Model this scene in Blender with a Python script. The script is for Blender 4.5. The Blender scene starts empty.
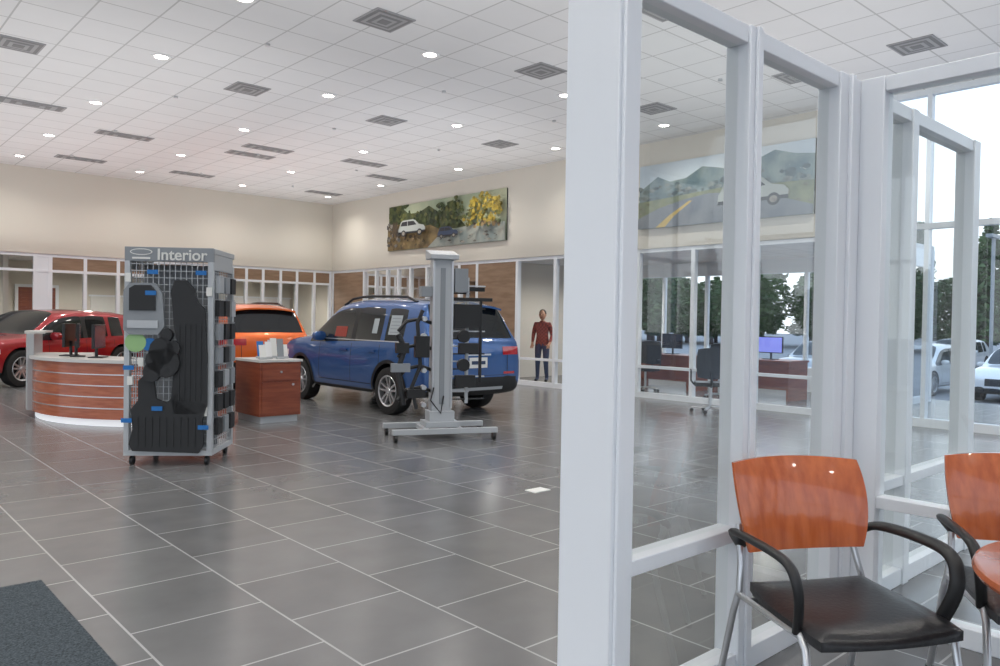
import bpy, bmesh, math, random
from mathutils import Vector, Matrix
from mathutils.bvhtree import BVHTree
random.seed(4)
C=bpy.context.scene.collection
pi=math.pi
# ---------------------------------------------------------------- materials
def mat(name,col,rough=.5,metal=0,emit=0,coat=0,spec=.5):
    m=bpy.data.materials.new(name); m.use_nodes=True
    b=m.node_tree.nodes['Principled BSDF']
    b.inputs['Base Color'].default_value=(*col,1)
    b.inputs['Roughness'].default_value=rough
    b.inputs['Metallic'].default_value=metal
    b.inputs['Specular IOR Level'].default_value=spec
    if coat: b.inputs['Coat Weight'].default_value=coat; b.inputs['Coat Roughness'].default_value=.03
    if emit:
        b.inputs['Emission Color'].default_value=(*col,1); b.inputs['Emission Strength'].default_value=emit
    return m
def noisy(name,c1,c2,scale=(1,1,1),nscale=5,rough=.5,detail=4,bump=0,coat=0,lo=.35,hi=.65):
    m=mat(name,c1,rough,coat=coat); nt=m.node_tree; N=nt.nodes; L=nt.links; b=N['Principled BSDF']
    tc=N.new('ShaderNodeTexCoord'); mp=N.new('ShaderNodeMapping'); mp.inputs['Scale'].default_value=scale
    no=N.new('ShaderNodeTexNoise'); no.inputs['Scale'].default_value=nscale; no.inputs['Detail'].default_value=detail
    cr=N.new('ShaderNodeValToRGB'); cr.color_ramp.elements[0].color=(*c1,1); cr.color_ramp.elements[1].color=(*c2,1)
    cr.color_ramp.elements[0].position=lo; cr.color_ramp.elements[1].position=hi
    L.new(tc.outputs['Object'],mp.inputs[0]); L.new(mp.outputs[0],no.inputs[0]); L.new(no.outputs['Fac'],cr.inputs[0]); L.new(cr.outputs[0],b.inputs['Base Color'])
    if bump:
        bp=N.new('ShaderNodeBump'); bp.inputs['Strength'].default_value=bump; bp.inputs['Distance'].default_value=.01
        L.new(no.outputs['Fac'],bp.inputs['Height']); L.new(bp.outputs[0],b.inputs['Normal'])
    return m
def brickmat(name,c1,c2,mortar,bw,rh,ms,off,swap,shift,rough,nz=.0,bump=0,spec=.5):
    m=mat(name,c1,rough,spec=spec); nt=m.node_tree; N=nt.nodes; L=nt.links; b=N['Principled BSDF']
    g=N.new('ShaderNodeNewGeometry'); sp=N.new('ShaderNodeSeparateXYZ'); cb=N.new('ShaderNodeCombineXYZ')
    L.new(g.outputs['Position'],sp.inputs[0])
    ax=N.new('ShaderNodeMath'); ax.inputs[1].default_value=shift[0]; ay=N.new('ShaderNodeMath'); ay.inputs[1].default_value=shift[1]
    L.new(sp.outputs['Y' if swap else 'X'],ax.inputs[0]); L.new(sp.outputs['X' if swap else 'Y'],ay.inputs[0])
    L.new(ax.outputs[0],cb.inputs[0]); L.new(ay.outputs[0],cb.inputs[1])
    br=N.new('ShaderNodeTexBrick'); br.offset=off; br.inputs['Scale'].default_value=1
    br.inputs['Color1'].default_value=(*c1,1); br.inputs['Color2'].default_value=(*c2,1); br.inputs['Mortar'].default_value=(*mortar,1)
    br.inputs['Brick Width'].default_value=bw; br.inputs['Row Height'].default_value=rh; br.inputs['Mortar Size'].default_value=ms
    br.inputs['Mortar Smooth'].default_value=.1
    L.new(cb.outputs[0],br.inputs['Vector'])
    no=N.new('ShaderNodeTexNoise'); no.inputs['Scale'].default_value=3; no.inputs['Detail'].default_value=8
    L.new(g.outputs['Position'],no.inputs[0])
    mx=N.new('ShaderNodeMix'); mx.data_type='RGBA'; mx.blend_type='OVERLAY'; mx.inputs[0].default_value=nz
    L.new(br.outputs['Color'],mx.inputs[6]); L.new(no.outputs['Fac'],mx.inputs[7]); L.new(mx.outputs[2],b.inputs['Base Color'])
    if bump:
        bp=N.new('ShaderNodeBump'); bp.inputs['Strength'].default_value=bump; bp.inputs['Distance'].default_value=.003; bp.invert=True
        L.new(br.outputs['Fac'],bp.inputs['Height']); L.new(bp.outputs[0],b.inputs['Normal'])
    return m
def glassmat(name,ior,tint=(.95,.98,.97)):
    m=bpy.data.materials.new(name); m.use_nodes=True; nt=m.node_tree; N=nt.nodes; L=nt.links
    N.remove(N['Principled BSDF']); out=N['Material Output']
    f=N.new('ShaderNodeFresnel'); f.inputs[0].default_value=ior
    t=N.new('ShaderNodeBsdfTransparent'); t.inputs[0].default_value=(*tint,1)
    g=N.new('ShaderNodeBsdfGlossy'); g.inputs['Roughness'].default_value=0.0
    mx=N.new('ShaderNodeMixShader'); L.new(f.outputs[0],mx.inputs[0]); L.new(t.outputs[0],mx.inputs[1]); L.new(g.outputs[0],mx.inputs[2]); L.new(mx.outputs[0],out.inputs[0])
    return m
M_floor=brickmat('floor_tile',(.140,.140,.142),(.162,.162,.164),(.38,.38,.38),.61,.61,.0055,0.5,True,(.1,-.46),.22,.25,.2,spec=.6)
M_ceil=brickmat('ceiling_tile',(.76,.76,.765),(.79,.79,.795),(.52,.52,.52),.61,.61,.010,0,False,(.1,.2),.9,.08)
M_wall=mat('wall_paint',(.69,.655,.58),.85)
M_white=mat('white_frame',(.84,.87,.91),.35)
M_whitep=mat('white_plastic',(.8,.8,.8),.4)
M_glass=glassmat('glass',1.75)
M_glass2=glassmat('window_glass',1.22,(.97,.98,.98))
M_wood=noisy('cherry_wood',(.33,.075,.030),(.45,.13,.055),(1,1,9),4,.25,5,coat=.3)
M_wood2=noisy('cherry_wood_h',(.20,.045,.022),(.28,.075,.035),(1,1,10),3,.35,5)
M_wood3=noisy('chair_veneer',(.40,.075,.013),(.54,.125,.027),(14,14,1.2),2.2,.25,5,coat=.5)
M_panel=noisy('panel_wood',(.25,.16,.10),(.33,.22,.145),(1,1,6),2,.5,3)
M_black=mat('black_plastic',(.012,.012,.013),.42)
M_mat=mat('black_mat',(.017,.018,.020),.6)
M_blackl=noisy('black_leather',(.011,.011,.013),(.018,.018,.02),(1,1,1),60,.34,2,bump=.1)
M_silver=mat('silver_metal',(.62,.63,.65),.3,.85)
M_grey=mat('grey_paint',(.25,.27,.29),.45)
M_lgrey=mat('light_grey_paint',(.46,.48,.50),.4,.2)
M_rubber=mat('rubber',(.012,.012,.012),.7)
M_counter=mat('counter_top',(.58,.57,.55),.3)
M_carpet=noisy('entrance_carpet',(.018,.026,.034),(.07,.09,.105),(1,1,1),130,.95,2,bump=.5)
M_asph=noisy('asphalt',(.24,.24,.25),(.30,.30,.31),(1,1,1),1,.9)
M_leaf=noisy('foliage',(.035,.075,.03),(.10,.16,.06),(1,1,1),.8,.9)
M_bark=mat('bark',(.06,.04,.03),.9)
M_cglass=mat('car_glass',(.010,.013,.016),.04,spec=.6)
M_red=mat('tail_light',(.45,.01,.015),.15,coat=1)
M_lamp=mat('head_light',(.75,.78,.8),.1,coat=1)
M_bluetag=mat('blue_tag',(.01,.15,.45),.5)
M_lime=mat('lime_sticker',(.30,.50,.22),.5)
M_em=mat('downlight_emitter',(1,.95,.87),.5,emit=14)
M_screen=mat('monitor_screen',(.03,.05,.08),.2,emit=.0)
M_screen2=mat('monitor_screen_on',(.22,.25,.75),.2,emit=.8)
M_seam=mat('seam',(.01,.01,.012),.6)
M_skin=mat('skin',(.55,.30,.20),.6)
M_hair=mat('hair',(.04,.022,.012),.7)
M_jean=mat('denim',(.05,.07,.13),.8)
M_paper=mat('paper_white',(.75,.75,.72),.6)
def paint(n,c): 
    return mat(n,c,.32,.3,coat=1)
# ---------------------------------------------------------------- mesh builder
class MB:
    def __init__(s): s.v=[];s.f=[];s.m=[];s.sm=[];s.mats=[]
    def mi(s,m):
        if m not in s.mats: s.mats.append(m)
        return s.mats.index(m)
    def add(s,vs,fs,m,smooth=False,M=None):
        o=len(s.v); k=s.mi(m)
        for p in vs:
            p=Vector(p)
            s.v.append(tuple(M@p) if M else tuple(p))
        for f in fs: s.f.append([i+o for i in f]); s.m.append(k); s.sm.append(smooth)
        return s
    def box(s,c,d,m,M=None,rz=0):
        x,y,z=[q/2 for q in d]
        R=Matrix.Translation(c)@Matrix.Rotation(rz,4,'Z')
        if M: R=M@R
        vs=[(a*x,b*y,e*z) for a in(-1,1) for b in(-1,1) for e in(-1,1)]
        return s.add(vs,[(0,1,3,2),(4,6,7,5),(0,4,5,1),(2,3,7,6),(0,2,6,4),(1,5,7,3)],m,False,R)
    def bb(s,x0,x1,y0,y1,z0,z1,m):
        return s.box(((x0+x1)/2,(y0+y1)/2,(z0+z1)/2),(abs(x1-x0),abs(y1-y0),abs(z1-z0)),m)
    def tube(s,pts,r,m,seg=8,ry=None,M=None,cap=True):
        pts=[Vector(p) for p in pts]; n=len(pts); rs=r if isinstance(r,(list,tuple)) else [r]*n
        vs=[];fs=[]; up=None
        for i,p in enumerate(pts):
            t=(pts[min(i+1,n-1)]-pts[max(i-1,0)]).normalized()
            if up is None:
                up=Vector((0,0,1)) if abs(t.z)<.9 else Vector((1,0,0))
            a=t.cross(up).normalized(); b=a.cross(t).normalized(); up=b
            for k in range(seg):
                an=2*pi*k/seg
                vs.append(p+a*math.cos(an)*rs[i]+b*math.sin(an)*rs[i]*(ry or 1))
        for i in range(n-1):
            for k in range(seg):
                k2=(k+1)%seg; fs.append((i*seg+k,i*seg+k2,(i+1)*seg+k2,(i+1)*seg+k))
        s.add(vs,fs,m,True,M)
        if cap:
            s.add(vs[:seg],[list(range(seg))],m,False,M); s.add(vs[-seg:],[list(range(seg))],m,False,M)
        return s
    def cyl(s,a,b,r,m,seg=20,M=None,r2=None):
        return s.tube([a,b],[r,r2 if r2 is not None else r],m,seg,M=M)
    def lathe(s,prof,m,seg=32,axis='X',c=(0,0,0),M=None,smooth=True):
        vs=[];fs=[];n=len(prof)
        for k in range(seg):
            an=2*pi*k/seg
            for r,h in prof:
                if axis=='X': p=(h,r*math.cos(an),r*math.sin(an))
                else: p=(r*math.cos(an),r*math.sin(an),h)
                vs.append((p[0]+c[0],p[1]+c[1],p[2]+c[2]))
        for k in range(seg):
            k2=(k+1)%seg
            for i in range(n-1): fs.append((k*n+i,k*n+i+1,k2*n+i+1,k2*n+i))
        return s.add(vs,fs,m,smooth,M)
    def ext(s,poly,off,m,M=None):
        n=len(poly); off=Vector(off); vs=[Vector(p) for p in poly]+[Vector(p)+off for p in poly]
        fs=[list(range(n)),list(range(n,2*n))[::-1]]+[(i,(i+1)%n,n+(i+1)%n,n+i) for i in range(n)]
        return s.add(vs,fs,m,False,M)
    def slab(s,fn,m,nu=16,nv=16,M=None):
        vs=[];W=nu+1
        for t in(0,1):
            for j in range(nv+1):
                for i in range(W): vs.append(fn(2*i/nu-1,2*j/nv-1,t))
        o=W*(nv+1); fs=[]
        for j in range(nv):
            for i in range(nu):
                a=j*W+i; fs.append((a,a+1,a+W+1,a+W)); fs.append((o+a,o+a+W,o+a+W+1,o+a+1))
        for i in range(nu): fs.append((i,o+i,o+i+1,i+1)); a=nv*W+i; fs.append((a,a+1,o+a+1,o+a))
        for j in range(nv): a=j*W; fs.append((a,a+W,o+a+W,o+a)); a=j*W+nu; fs.append((a,o+a,o+a+W,a+W))
        return s.add(vs,fs,m,True,M)
    def mesh(s,name,weld=False,sharp=40):
        me=bpy.data.meshes.new(name); me.from_pydata(s.v,[],s.f)
        for m in s.mats: me.materials.append(m)
        me.polygons.foreach_set('material_index',s.m); me.polygons.foreach_set('use_smooth',s.sm)
        bm=bmesh.new(); bm.from_mesh(me)
        if weld: bmesh.ops.remove_doubles(bm,verts=bm.verts,dist=1e-5)
        bmesh.ops.recalc_face_normals(bm,faces=bm.faces); bm.to_mesh(me); bm.free()
        me.set_sharp_from_angle(angle=math.radians(sharp)); me.update()
        return me
    def obj(s,name,loc=(0,0,0),rz=0,parent=None,bevel=0,**k):
        return mk(name,s.mesh(name,**k),loc,rz,parent,bevel)
def mk(name,me,loc=(0,0,0),rz=0,parent=None,bevel=0):
    o=bpy.data.objects.new(name,me); C.objects.link(o); o.location=loc; o.rotation_euler=(0,0,rz)
    if parent: o.parent=parent
    if bevel:
        b=o.modifiers.new('b','BEVEL'); b.width=bevel; b.segments=2; b.limit_method='ANGLE'
    return o
def root(name,loc,rz=0):
    e=bpy.data.objects.new(name,None); C.objects.link(e); e.location=loc; e.rotation_euler=(0,0,rz); e.empty_display_size=.1; return e
def bb(name,x0,x1,y0,y1,z0,z1,m): return MB().bb(x0,x1,y0,y1,z0,z1,m).obj(name)
# ---------------------------------------------------------------- shell
H=4.70; XW=11.6; YW=20.2; XL=-10; YF=-7; SF=2.76
bb('floor',XL-.3,16.2,YF-.3,25,-.6,0,M_floor)
bb('ceiling',XL-.2,XW+.2,YF-.2,YW+.2,H,H+.25,M_ceil)
bb('wall_back',XL,XW+.15,YW,YW+.15,SF,H,M_wall)
bb('wall_right',XW,XW+.15,5.4,YW,SF,H,M_wall)
bb('trim_1',XW-.02,XW+.17,5.28,5.42,0,H,M_white)
def storefront(name,axis,c,pos,z0,z1,rails,panels={},dep=.1,wd=.06,glass=M_glass2,fm=M_white):
    mb=MB()
    def B(a0,a1,b0,b1,za,zb,m):
        if axis=='x': mb.bb(a0,a1,b0,b1,za,zb,m)
        else: mb.bb(b0,b1,a0,a1,za,zb,m)
    for p in pos: B(p-wd/2,p+wd/2,c,c+dep,z0,z1,fm)
    for z,h in rails: B(min(pos)+wd/2,max(pos)-wd/2,c+.004,c+dep-.004,z,z+h,fm)
    r=root(name,(0,0,0)); mb.obj('frame',parent=r)
    g=MB()
    k=c+dep/2
    if axis=='x': g.add([(min(pos),k,z0),(max(pos),k,z0),(max(pos),k,z1),(min(pos),k,z1)],[(0,1,2,3)],glass)
    else: g.add([(k,min(pos),z0),(k,max(pos),z0),(k,max(pos),z1),(k,min(pos),z1)],[(0,1,2,3)],glass)
    g.obj('glass',parent=r)
    if panels:
        pm=MB()
        for i,(za,zb,m) in panels.items():
            a0,a1=pos[i]+wd/2,pos[i+1]-wd/2
            if axis=='x': pm.bb(a0,a1,c+.015,c+.045,za,zb,m)
            else: pm.bb(c+.015,c+.045,a0,a1,za,zb,m)
        pm.obj('panels',parent=r)
    return r
bp=[-10,-8.5,-7,-5.5,-4,-2.5,-1,.5,2.2,3.98,4.29,5.02,5.75,6.7,7.6,8.55,9.0,9.48,10.0,10.5,11.05,11.57]
pn={9:(0,SF,M_white)}
for i in range(10,21): pn[i]=(2.40,SF-.06,M_panel)
storefront('window_1','x',YW+.02,bp,0,SF,[(0,.1),(SF-.07,.07),(2.34,.06),(.85,.04)],pn,wd=.075)
rp=[5.42,6.6,7.8,9.0,10.1,11.15,12.3,13.65,14.3,14.97,15.6,16.3,16.85,17.36,17.9,18.5,20.17]
storefront('window_2','y',XW+.02,rp,0,SF,[(0,.1),(SF-.07,.07),(.55,.05)],{6:(0,SF,M_panel),15:(0,SF,M_panel),7:(2.3,SF-.07,M_panel)},wd=.075)
cw=[-7,-5.4,-3.8,-2.2,-.6,1.0,2.6,4.0,5.3]
storefront('window_3','y',XW,cw,0,H,[(0,.12),(SF,.08),(H-.08,.08)],dep=.12)
storefront('window_4','x',YF-.12,[-10+1.44*i for i in range(16)],0,H,[(0,.12),(SF,.08),(H-.08,.08),(.9,.06)],dep=.12)
storefront('window_5','y',XL-.12,[-7+1.7*i for i in range(17)],0,H,[(0,.12),(SF,.08),(H-.08,.08)],dep=.12)
# rooms behind the storefronts
storefront('window_6','y',15.6,[5.3,6.5,7.7,8.9,10.1,11.3,12.5,13.66],0,2.82,[(0,.5),(2.5,.32)],dep=.12)
storefront('window_7','x',5.28,[XW+.2,12.6,13.6,14.6,15.57],0,2.82,[(0,.12),(2.5,.32),(1.0,.05)],dep=.1)
bb('wall_office_right',15.6,15.75,13.72,25,0,2.9,M_wall)
bb('ceiling_office_right',XW+.15,15.72,5.28,YW,2.82,2.9,M_ceil)
bb('ceiling_office_back',XL,15.6,YW+.15,24.6,2.82,2.9,M_ceil)
bb('wall_office_left',XL-.15,XL,YW+.15,24.6,0,2.9,M_wall)
bb('wall_office_back',XL,15.6,24.45,24.6,0,2.82,M_wall)
for i,(x0,x1,z0,z1,m) in enumerate([(1.2,3.0,.9,2.1,M_whitep),(4.4,5.3,0,2.1,M_wood2),(6.2,7.4,1.0,1.9,M_paper),(8.6,9.5,0,2.1,M_wood2),(10.2,12.4,.9,2.0,M_whitep),(13.1,14,0,2.1,M_wood2)]):
    q=MB(); q.bb(x0,x1,24.40,24.44,z0,z1,m)
    if z0>0: q.bb(x0-.05,x1+.05,24.38,24.44,z0-.05,z0,M_white); q.bb(x0-.05,x1+.05,24.38,24.44,z1,z1+.05,M_white); q.obj('whiteboard')
    else: q.bb(x0-.08,x0,24.38,24.44,0,2.18,M_white); q.bb(x1,x1+.08,24.38,24.44,0,2.18,M_white); q.bb(x0,x1,24.38,24.44,z1,2.18,M_white); q.obj('door_%d'%(i+5))
for i,y in enumerate([13.7,17.4]): bb('wall_office_divider_%d'%(i+1),XW+.2,15.58,y,y+.1,0,2.82,M_panel if i!=0 else M_wall)
for i,x in enumerate([3.4,8.0,12.5]): bb('wall_back_divider_%d'%(i+1),x,x+.1,YW+.3,24.36,0,2.82,M_wall)
for i,y in enumerate([15.5,19.1]):
    w=MB(); w.bb(15.50,15.58,y-.5,y+.5,0,2.12,M_wood2); w.bb(15.49,15.58,y-.57,y-.5,0,2.2,M_white); w.bb(15.49,15.58,y+.5,y+.57,0,2.2,M_white); w.obj('door_%d'%(i+1))
# ---------------------------------------------------------------- office glass partitions
def partition(name,boxes,glass,fm=M_white):
    r=root(name,(0,0,0)); mb=MB()
    for b in boxes: mb.bb(*b,fm)
    mb.obj('frame',parent=r,bevel=.004)
    g=MB(); g.add(glass,[(0,1,2,3)],M_glass); g.obj('glass',parent=r)
PH=2.57
Rz=[(0,.09),(.54,.595),(PH-.07,PH)]
bx=[(1.95,2.06,1.6,1.83,0,PH),(1.965,2.045,1.585,1.6,0,PH),(2.75,2.85,1.6,1.71,0,PH),(2.785,2.815,1.585,1.6,0,PH),(3.54,3.86,1.6,1.71,0,PH),(3.62,3.66,1.58,1.6,0,PH)]
for a,b in Rz: bx+=[(2.06,2.75,1.61,1.70,a,b),(2.85,3.54,1.61,1.70,a,b)]
partition('glass_partition',bx,[(2.03,1.655,.02),(3.6,1.655,.02),(3.6,1.655,PH-.02),(2.03,1.655,PH-.02)])
bx=[(3.75,3.86,1.49,1.6,0,PH),(3.75,3.86,.3,.4,0,PH),(3.75,3.86,-.9,-.8,0,PH),(3.75,3.86,-2.1,-2.0,0,PH)]
for a,b in Rz: bx+=[(3.76,3.85,.4,1.49,a,b),(3.76,3.85,-.8,.3,a,b),(3.76,3.85,-2.0,-.9,a,b)]
partition('glass_partition',bx,[(3.805,1.5,.02),(3.805,-2.05,.02),(3.805,-2.05,PH-.02),(3.805,1.5,PH-.02)])
bx=[(4.42,4.50,1.6,1.71,0,PH),(5.42,5.53,1.6,1.71,0,PH),(3.862,3.92,1.6,1.71,0,PH)]
for a,b in Rz: bx+=[(3.92,4.42,1.61,1.70,a,b),(4.5,5.42,1.61,1.70,a,b)]
partition('glass_partition',bx,[(3.9,1.655,.02),(5.45,1.655,.02),(5.45,1.655,PH-.02),(3.9,1.655,PH-.02)])
# ---------------------------------------------------------------- ceiling items
dl=MB()
LX=[-8,-5.5,-3,-1,.96,3.42,5.82,8.28,10.7]; LY=[-4.5,-1.5,1.6,4.8,7.8,10.3,13.25,16.3,18.9]
for x in LX:
    for y in LY:
        dl.cyl((x,y,H-.004),(x,y,H+.01),.08,M_em,20)
        dl.lathe([(.08,H-.004),(.085,H-.012),(.12,H-.008),(.125,H+.005)],M_whitep,24,'Z',(x,y,0))
        if -6<x:
            l=bpy.data.lights.new('downlight_lamp','SPOT'); l.energy=85; l.color=(1,.955,.89); l.spot_size=2.6; l.spot_blend=.9; l.shadow_soft_size=.12
            o=bpy.data.objects.new('downlight_lamp',l); C.objects.link(o); o.location=(x,y,H-.03)
dl.obj('recessed_downlights')
M_vent=mat('vent_dark',(.20,.20,.205),.6); M_vent2=mat('vent_grey',(.36,.36,.37),.6)
def vent(x,y,sx,sy):
    v=MB(); v.bb(-sx/2,sx/2,-sy/2,sy/2,-.012,.0,M_vent2)
    n=5
    for i in range(n):
        a=.5-.42*(i/n)-.04
        z=-.014-.003*i
        v.bb(-sx*a,sx*a,-sy*a,sy*a,z,-.012,M_vent2 if i%2 else M_vent)
    v.obj('ceiling_vent',(x,y,H))
for x,y in [(4.79,7.27),(7.25,7.27),(4.81,10.85),(7.25,10.9),(9.72,10.8),(9.75,7.3),(9.7,3.5),(6.75,4.9),(9.8,5.0),(1.99,11.1)]: vent(x,y,.5,.5)
for x,y in [(8.9,14.2),(6.82,14.4),(6.82,15.2),(4.44,15.3),(4.44,18.3),(6.8,18.3),(10.3,18.4),(10.2,15.3),(2.7,14.1)]: vent(x,y,.95,.35)
sp=MB()
for x in [1.5,4.2,6.9,9.2]:
    for y in [5.8,8.9,12,15,18]: sp.cyl((x,y,H-.03),(x,y,H),.03,M_silver,10)
sp.obj('ceiling_sprinklers')
# ---------------------------------------------------------------- posters
def poster(name,y0,y1,z0,z1,layers,x=XW-.03):
    mb=MB(); mb.bb(x,x+.03,y0,y1,z0,z1,M_black)
    for i,(pts,m) in enumerate(layers):
        xx=x-.002-.0003*i
        mb.add([(xx,y1-s*(y1-y0),z0+t*(z1-z0)) for s,t in pts],[list(range(len(pts)))],m)
    mb.obj(name)
def blob(cx,cy,rx,ry,n=18,j=.18):
    return [(cx+rx*math.cos(2*pi*i/n)*(1+random.uniform(-j,j)),cy+ry*math.sin(2*pi*i/n)*(1+random.uniform(-j,j))) for i in range(n)]
def clampl(L): return [([(min(max(a,.0),1),min(max(b,0),1)) for a,b in p],m) for p,m in L]
def scat(n,x0,x1,y0,y1,r,ms,asp=3.2):
    out=[]
    for _ in range(n):
        q=r*random.uniform(.5,1.2); out.append((blob(random.uniform(x0,x1),random.uniform(y0,y1),q,q*asp,10,.3),random.choice(ms)))
    return out
def scate(n,cx,cy,rx,ry,r,ms,asp=3.2):
    out=[]
    for _ in range(n):
        a=random.uniform(0,2*pi); k=math.sqrt(random.random()); q=r*random.uniform(.5,1.2)
        out.append((blob(cx+rx*k*math.cos(a),cy+ry*k*math.sin(a),q,q*asp,10,.3),random.choice(ms)))
    return out
P=lambda n,c,c2=None,s=4: noisy(n,c,c2 or tuple(q*.6 for q in c),(1,1,1),s,.6,8)
F=lambda c: noisy('print_ink',c,tuple(q*.5 for q in c),(1,1,1),9,.55,6)
skyp=P('print_sky',(.50,.52,.36),(.30,.38,.26),1); hill=P('print_hill',(.035,.05,.02),(.10,.115,.04),5); earth=P('print_earth',(.24,.17,.07),(.10,.07,.03),5)
river=P('print_river',(.20,.24,.23),(.36,.37,.32),3)
greens=[F((.05,.08,.02)),F((.09,.12,.03)),F((.15,.16,.04)),F((.03,.05,.018))]; golds=[F((.46,.32,.035)),F((.32,.24,.03)),F((.20,.18,.03)),F((.54,.40,.06)),F((.12,.12,.03))]
browns=[F((.20,.13,.05)),F((.12,.08,.035)),F((.30,.21,.10)),F((.08,.055,.03))]; greys=[F((.2,.19,.17)),F((.35,.32,.27)),F((.11,.1,.09))]
pcar=mat('print_car',(.38,.41,.39),.5); pcarb=mat('print_car_blue',(.03,.05,.10),.5); pdk=mat('print_dark',(.02,.02,.025),.5)
def carpoly(x,y,w,h): return [(x,y+.2*h),(x+.01*w,y+.5*h),(x+.05*w,y+.64*h),(x+.10*w,y+.90*h),(x+.18*w,y+.99*h),(x+.55*w,y+h),(x+.64*w,y+.93*h),(x+.77*w,y+.68*h),(x+.94*w,y+.60*h),(x+w,y+.45*h),(x+.99*w,y+.2*h)]
def carprint(x,y,w,h,m):
    L=[(carpoly(x,y,w,h),m),([(x+.09*w,y+.66*h),(x+.14*w,y+.90*h),(x+.34*w,y+.92*h),(x+.34*w,y+.64*h)],pdk),([(x+.36*w,y+.64*h),(x+.36*w,y+.92*h),(x+.58*w,y+.90*h),(x+.69*w,y+.66*h)],pdk),([(x,y+.18*h),(x+.01*w,y+.3*h),(x+.99*w,y+.3*h),(x+w,y+.18*h)],pdk)]
    for q in(.2,.8): L+= [(blob(x+q*w,y+.2*h,.09*w,.2*h,16,.02),pdk),(blob(x+q*w,y+.2*h,.055*w,.11*h,12,.02),greys[1])]
    return L
L=[([(0,0),(1,0),(1,1),(0,1)],skyp),([(0,.35),(0,1),(.1,1),(.2,.78),(.3,.80),(.38,.9),(.48,.7),(.55,.9),(.62,.6),(.7,.35)],hill)]
L+=scat(40,0,.2,.55,1,.018,greens)+scat(40,.2,.46,.5,.80,.015,greens)+scat(40,.44,.62,.45,.92,.016,greens)
L+=[([(0,0),(0,.55),(.12,.58),(.25,.45),(.4,.48),(.5,.35),(.6,.2),(.6,0)],earth),([(.38,.0),(.5,.28),(.75,.38),(1,.36),(1,0)],river)]
L+=scat(70,0,.36,.02,.45,.012,browns)+scat(24,.0,.12,.1,.6,.014,greys)+scat(30,.5,.95,.02,.3,.014,greys,1.2)
L+=scate(50,.64,.68,.06,.28,.013,greens)+scate(36,.74,.52,.05,.16,.011,golds+greens)+scate(150,.87,.64,.125,.32,.013,golds)+scat(16,.75,1,.3,.38,.013,browns+greens)
L+=carprint(.14,.27,.25,.36,pcar)+carprint(.50,.14,.17,.24,pcarb)
for x in(.115,.09): L+=[([(x,.28),(x-.01,.45),(x,.6),(x+.008,.64),(x+.018,.6),(x+.02,.45),(x+.014,.28)],browns[3])]
poster('scenic_wall_poster',12.6,17.2,3.17,4.33,clampl(L))
s2=P('print_sky2',(.50,.58,.64),(.66,.71,.73),1); m2=P('print_mtn',(.11,.17,.19),(.26,.32,.30),3); rd=P('print_road',(.12,.14,.17),(.20,.22,.24),2); yl=mat('print_yellow',(.50,.36,.10),.5); gr=P('print_grass',(.14,.17,.11),(.22,.24,.14),4)
bl=[F((.14,.19,.20)),F((.20,.25,.24)),F((.10,.14,.15)),F((.26,.30,.28))]; gg=[F((.14,.16,.09)),F((.19,.20,.12)),F((.24,.24,.17))]
L=[([(0,0),(1,0),(1,1),(0,1)],s2),([(0,.3),(0,.6),(.12,.8),(.2,.7),(.3,.72),(.4,.86),(.5,.8),(.6,.72),(.72,.85),(.8,.93),(.9,.84),(1,.8),(1,.3)],m2)]
L+=scat(80,0,1,.4,.66,.022,bl,1.6)+[([(0,0),(0,.42),(.5,.5),(1,.45),(1,0)],gr)]+scat(60,0,1,.05,.42,.016,gg,1.5)
L+=[([(.0,0),(.0,.16),(.14,.3),(.3,.39),(.45,.44),(.6,.40),(.8,.3),(1,.12),(1,0)],rd),([(.12,0),(.2,.16),(.33,.36),(.35,.36),(.24,.16),(.18,0)],yl)]
L+=carprint(.50,.16,.38,.44,pcar)
poster('road_wall_poster',5.6,8.95,3.12,4.28,clampl(L))
# ---------------------------------------------------------------- cars
def wheel_mesh():
    w=MB(); R=.345
    w.lathe([(.22,-.11),(.29,-.12),(.335,-.105),(R,-.06),(R,.06),(.335,.105),(.29,.12),(.225,.11),(.215,.06),(.215,-.08)],M_rubber,40)
    w.lathe([(.0,.03),(.21,.02),(.215,-.05)],M_black,32)
    w.lathe([(.232,.108),(.226,.118),(.208,.108),(.205,.03)],M_silver,40)
    w.lathe([(0,.1),(.035,.1),(.05,.085),(.055,.03)],M_silver,20)
    for k in range(5):
        for d in(-.13,.13):
            a=2*pi*k/5
            Mx=Matrix.Rotation(a+d*.3,4,'X')
            w.add([(.04,-.018+d*.12,.03),(.04,.018+d*.12,.03),(.085,.018+d*.12,.03),(.085,-.018+d*.12,.03),
                   (.06,-.014+d*.45,.215),(.06,.014+d*.45,.215),(.10,.014+d*.45,.215),(.10,-.014+d*.45,.215)],
                  [(0,1,2,3),(4,5,6,7),(0,1,5,4),(1,2,6,5),(2,3,7,6),(3,0,4,7)],M_silver,False,Mx)
    return w.mesh('wheel')
WM=wheel_mesh()
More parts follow.
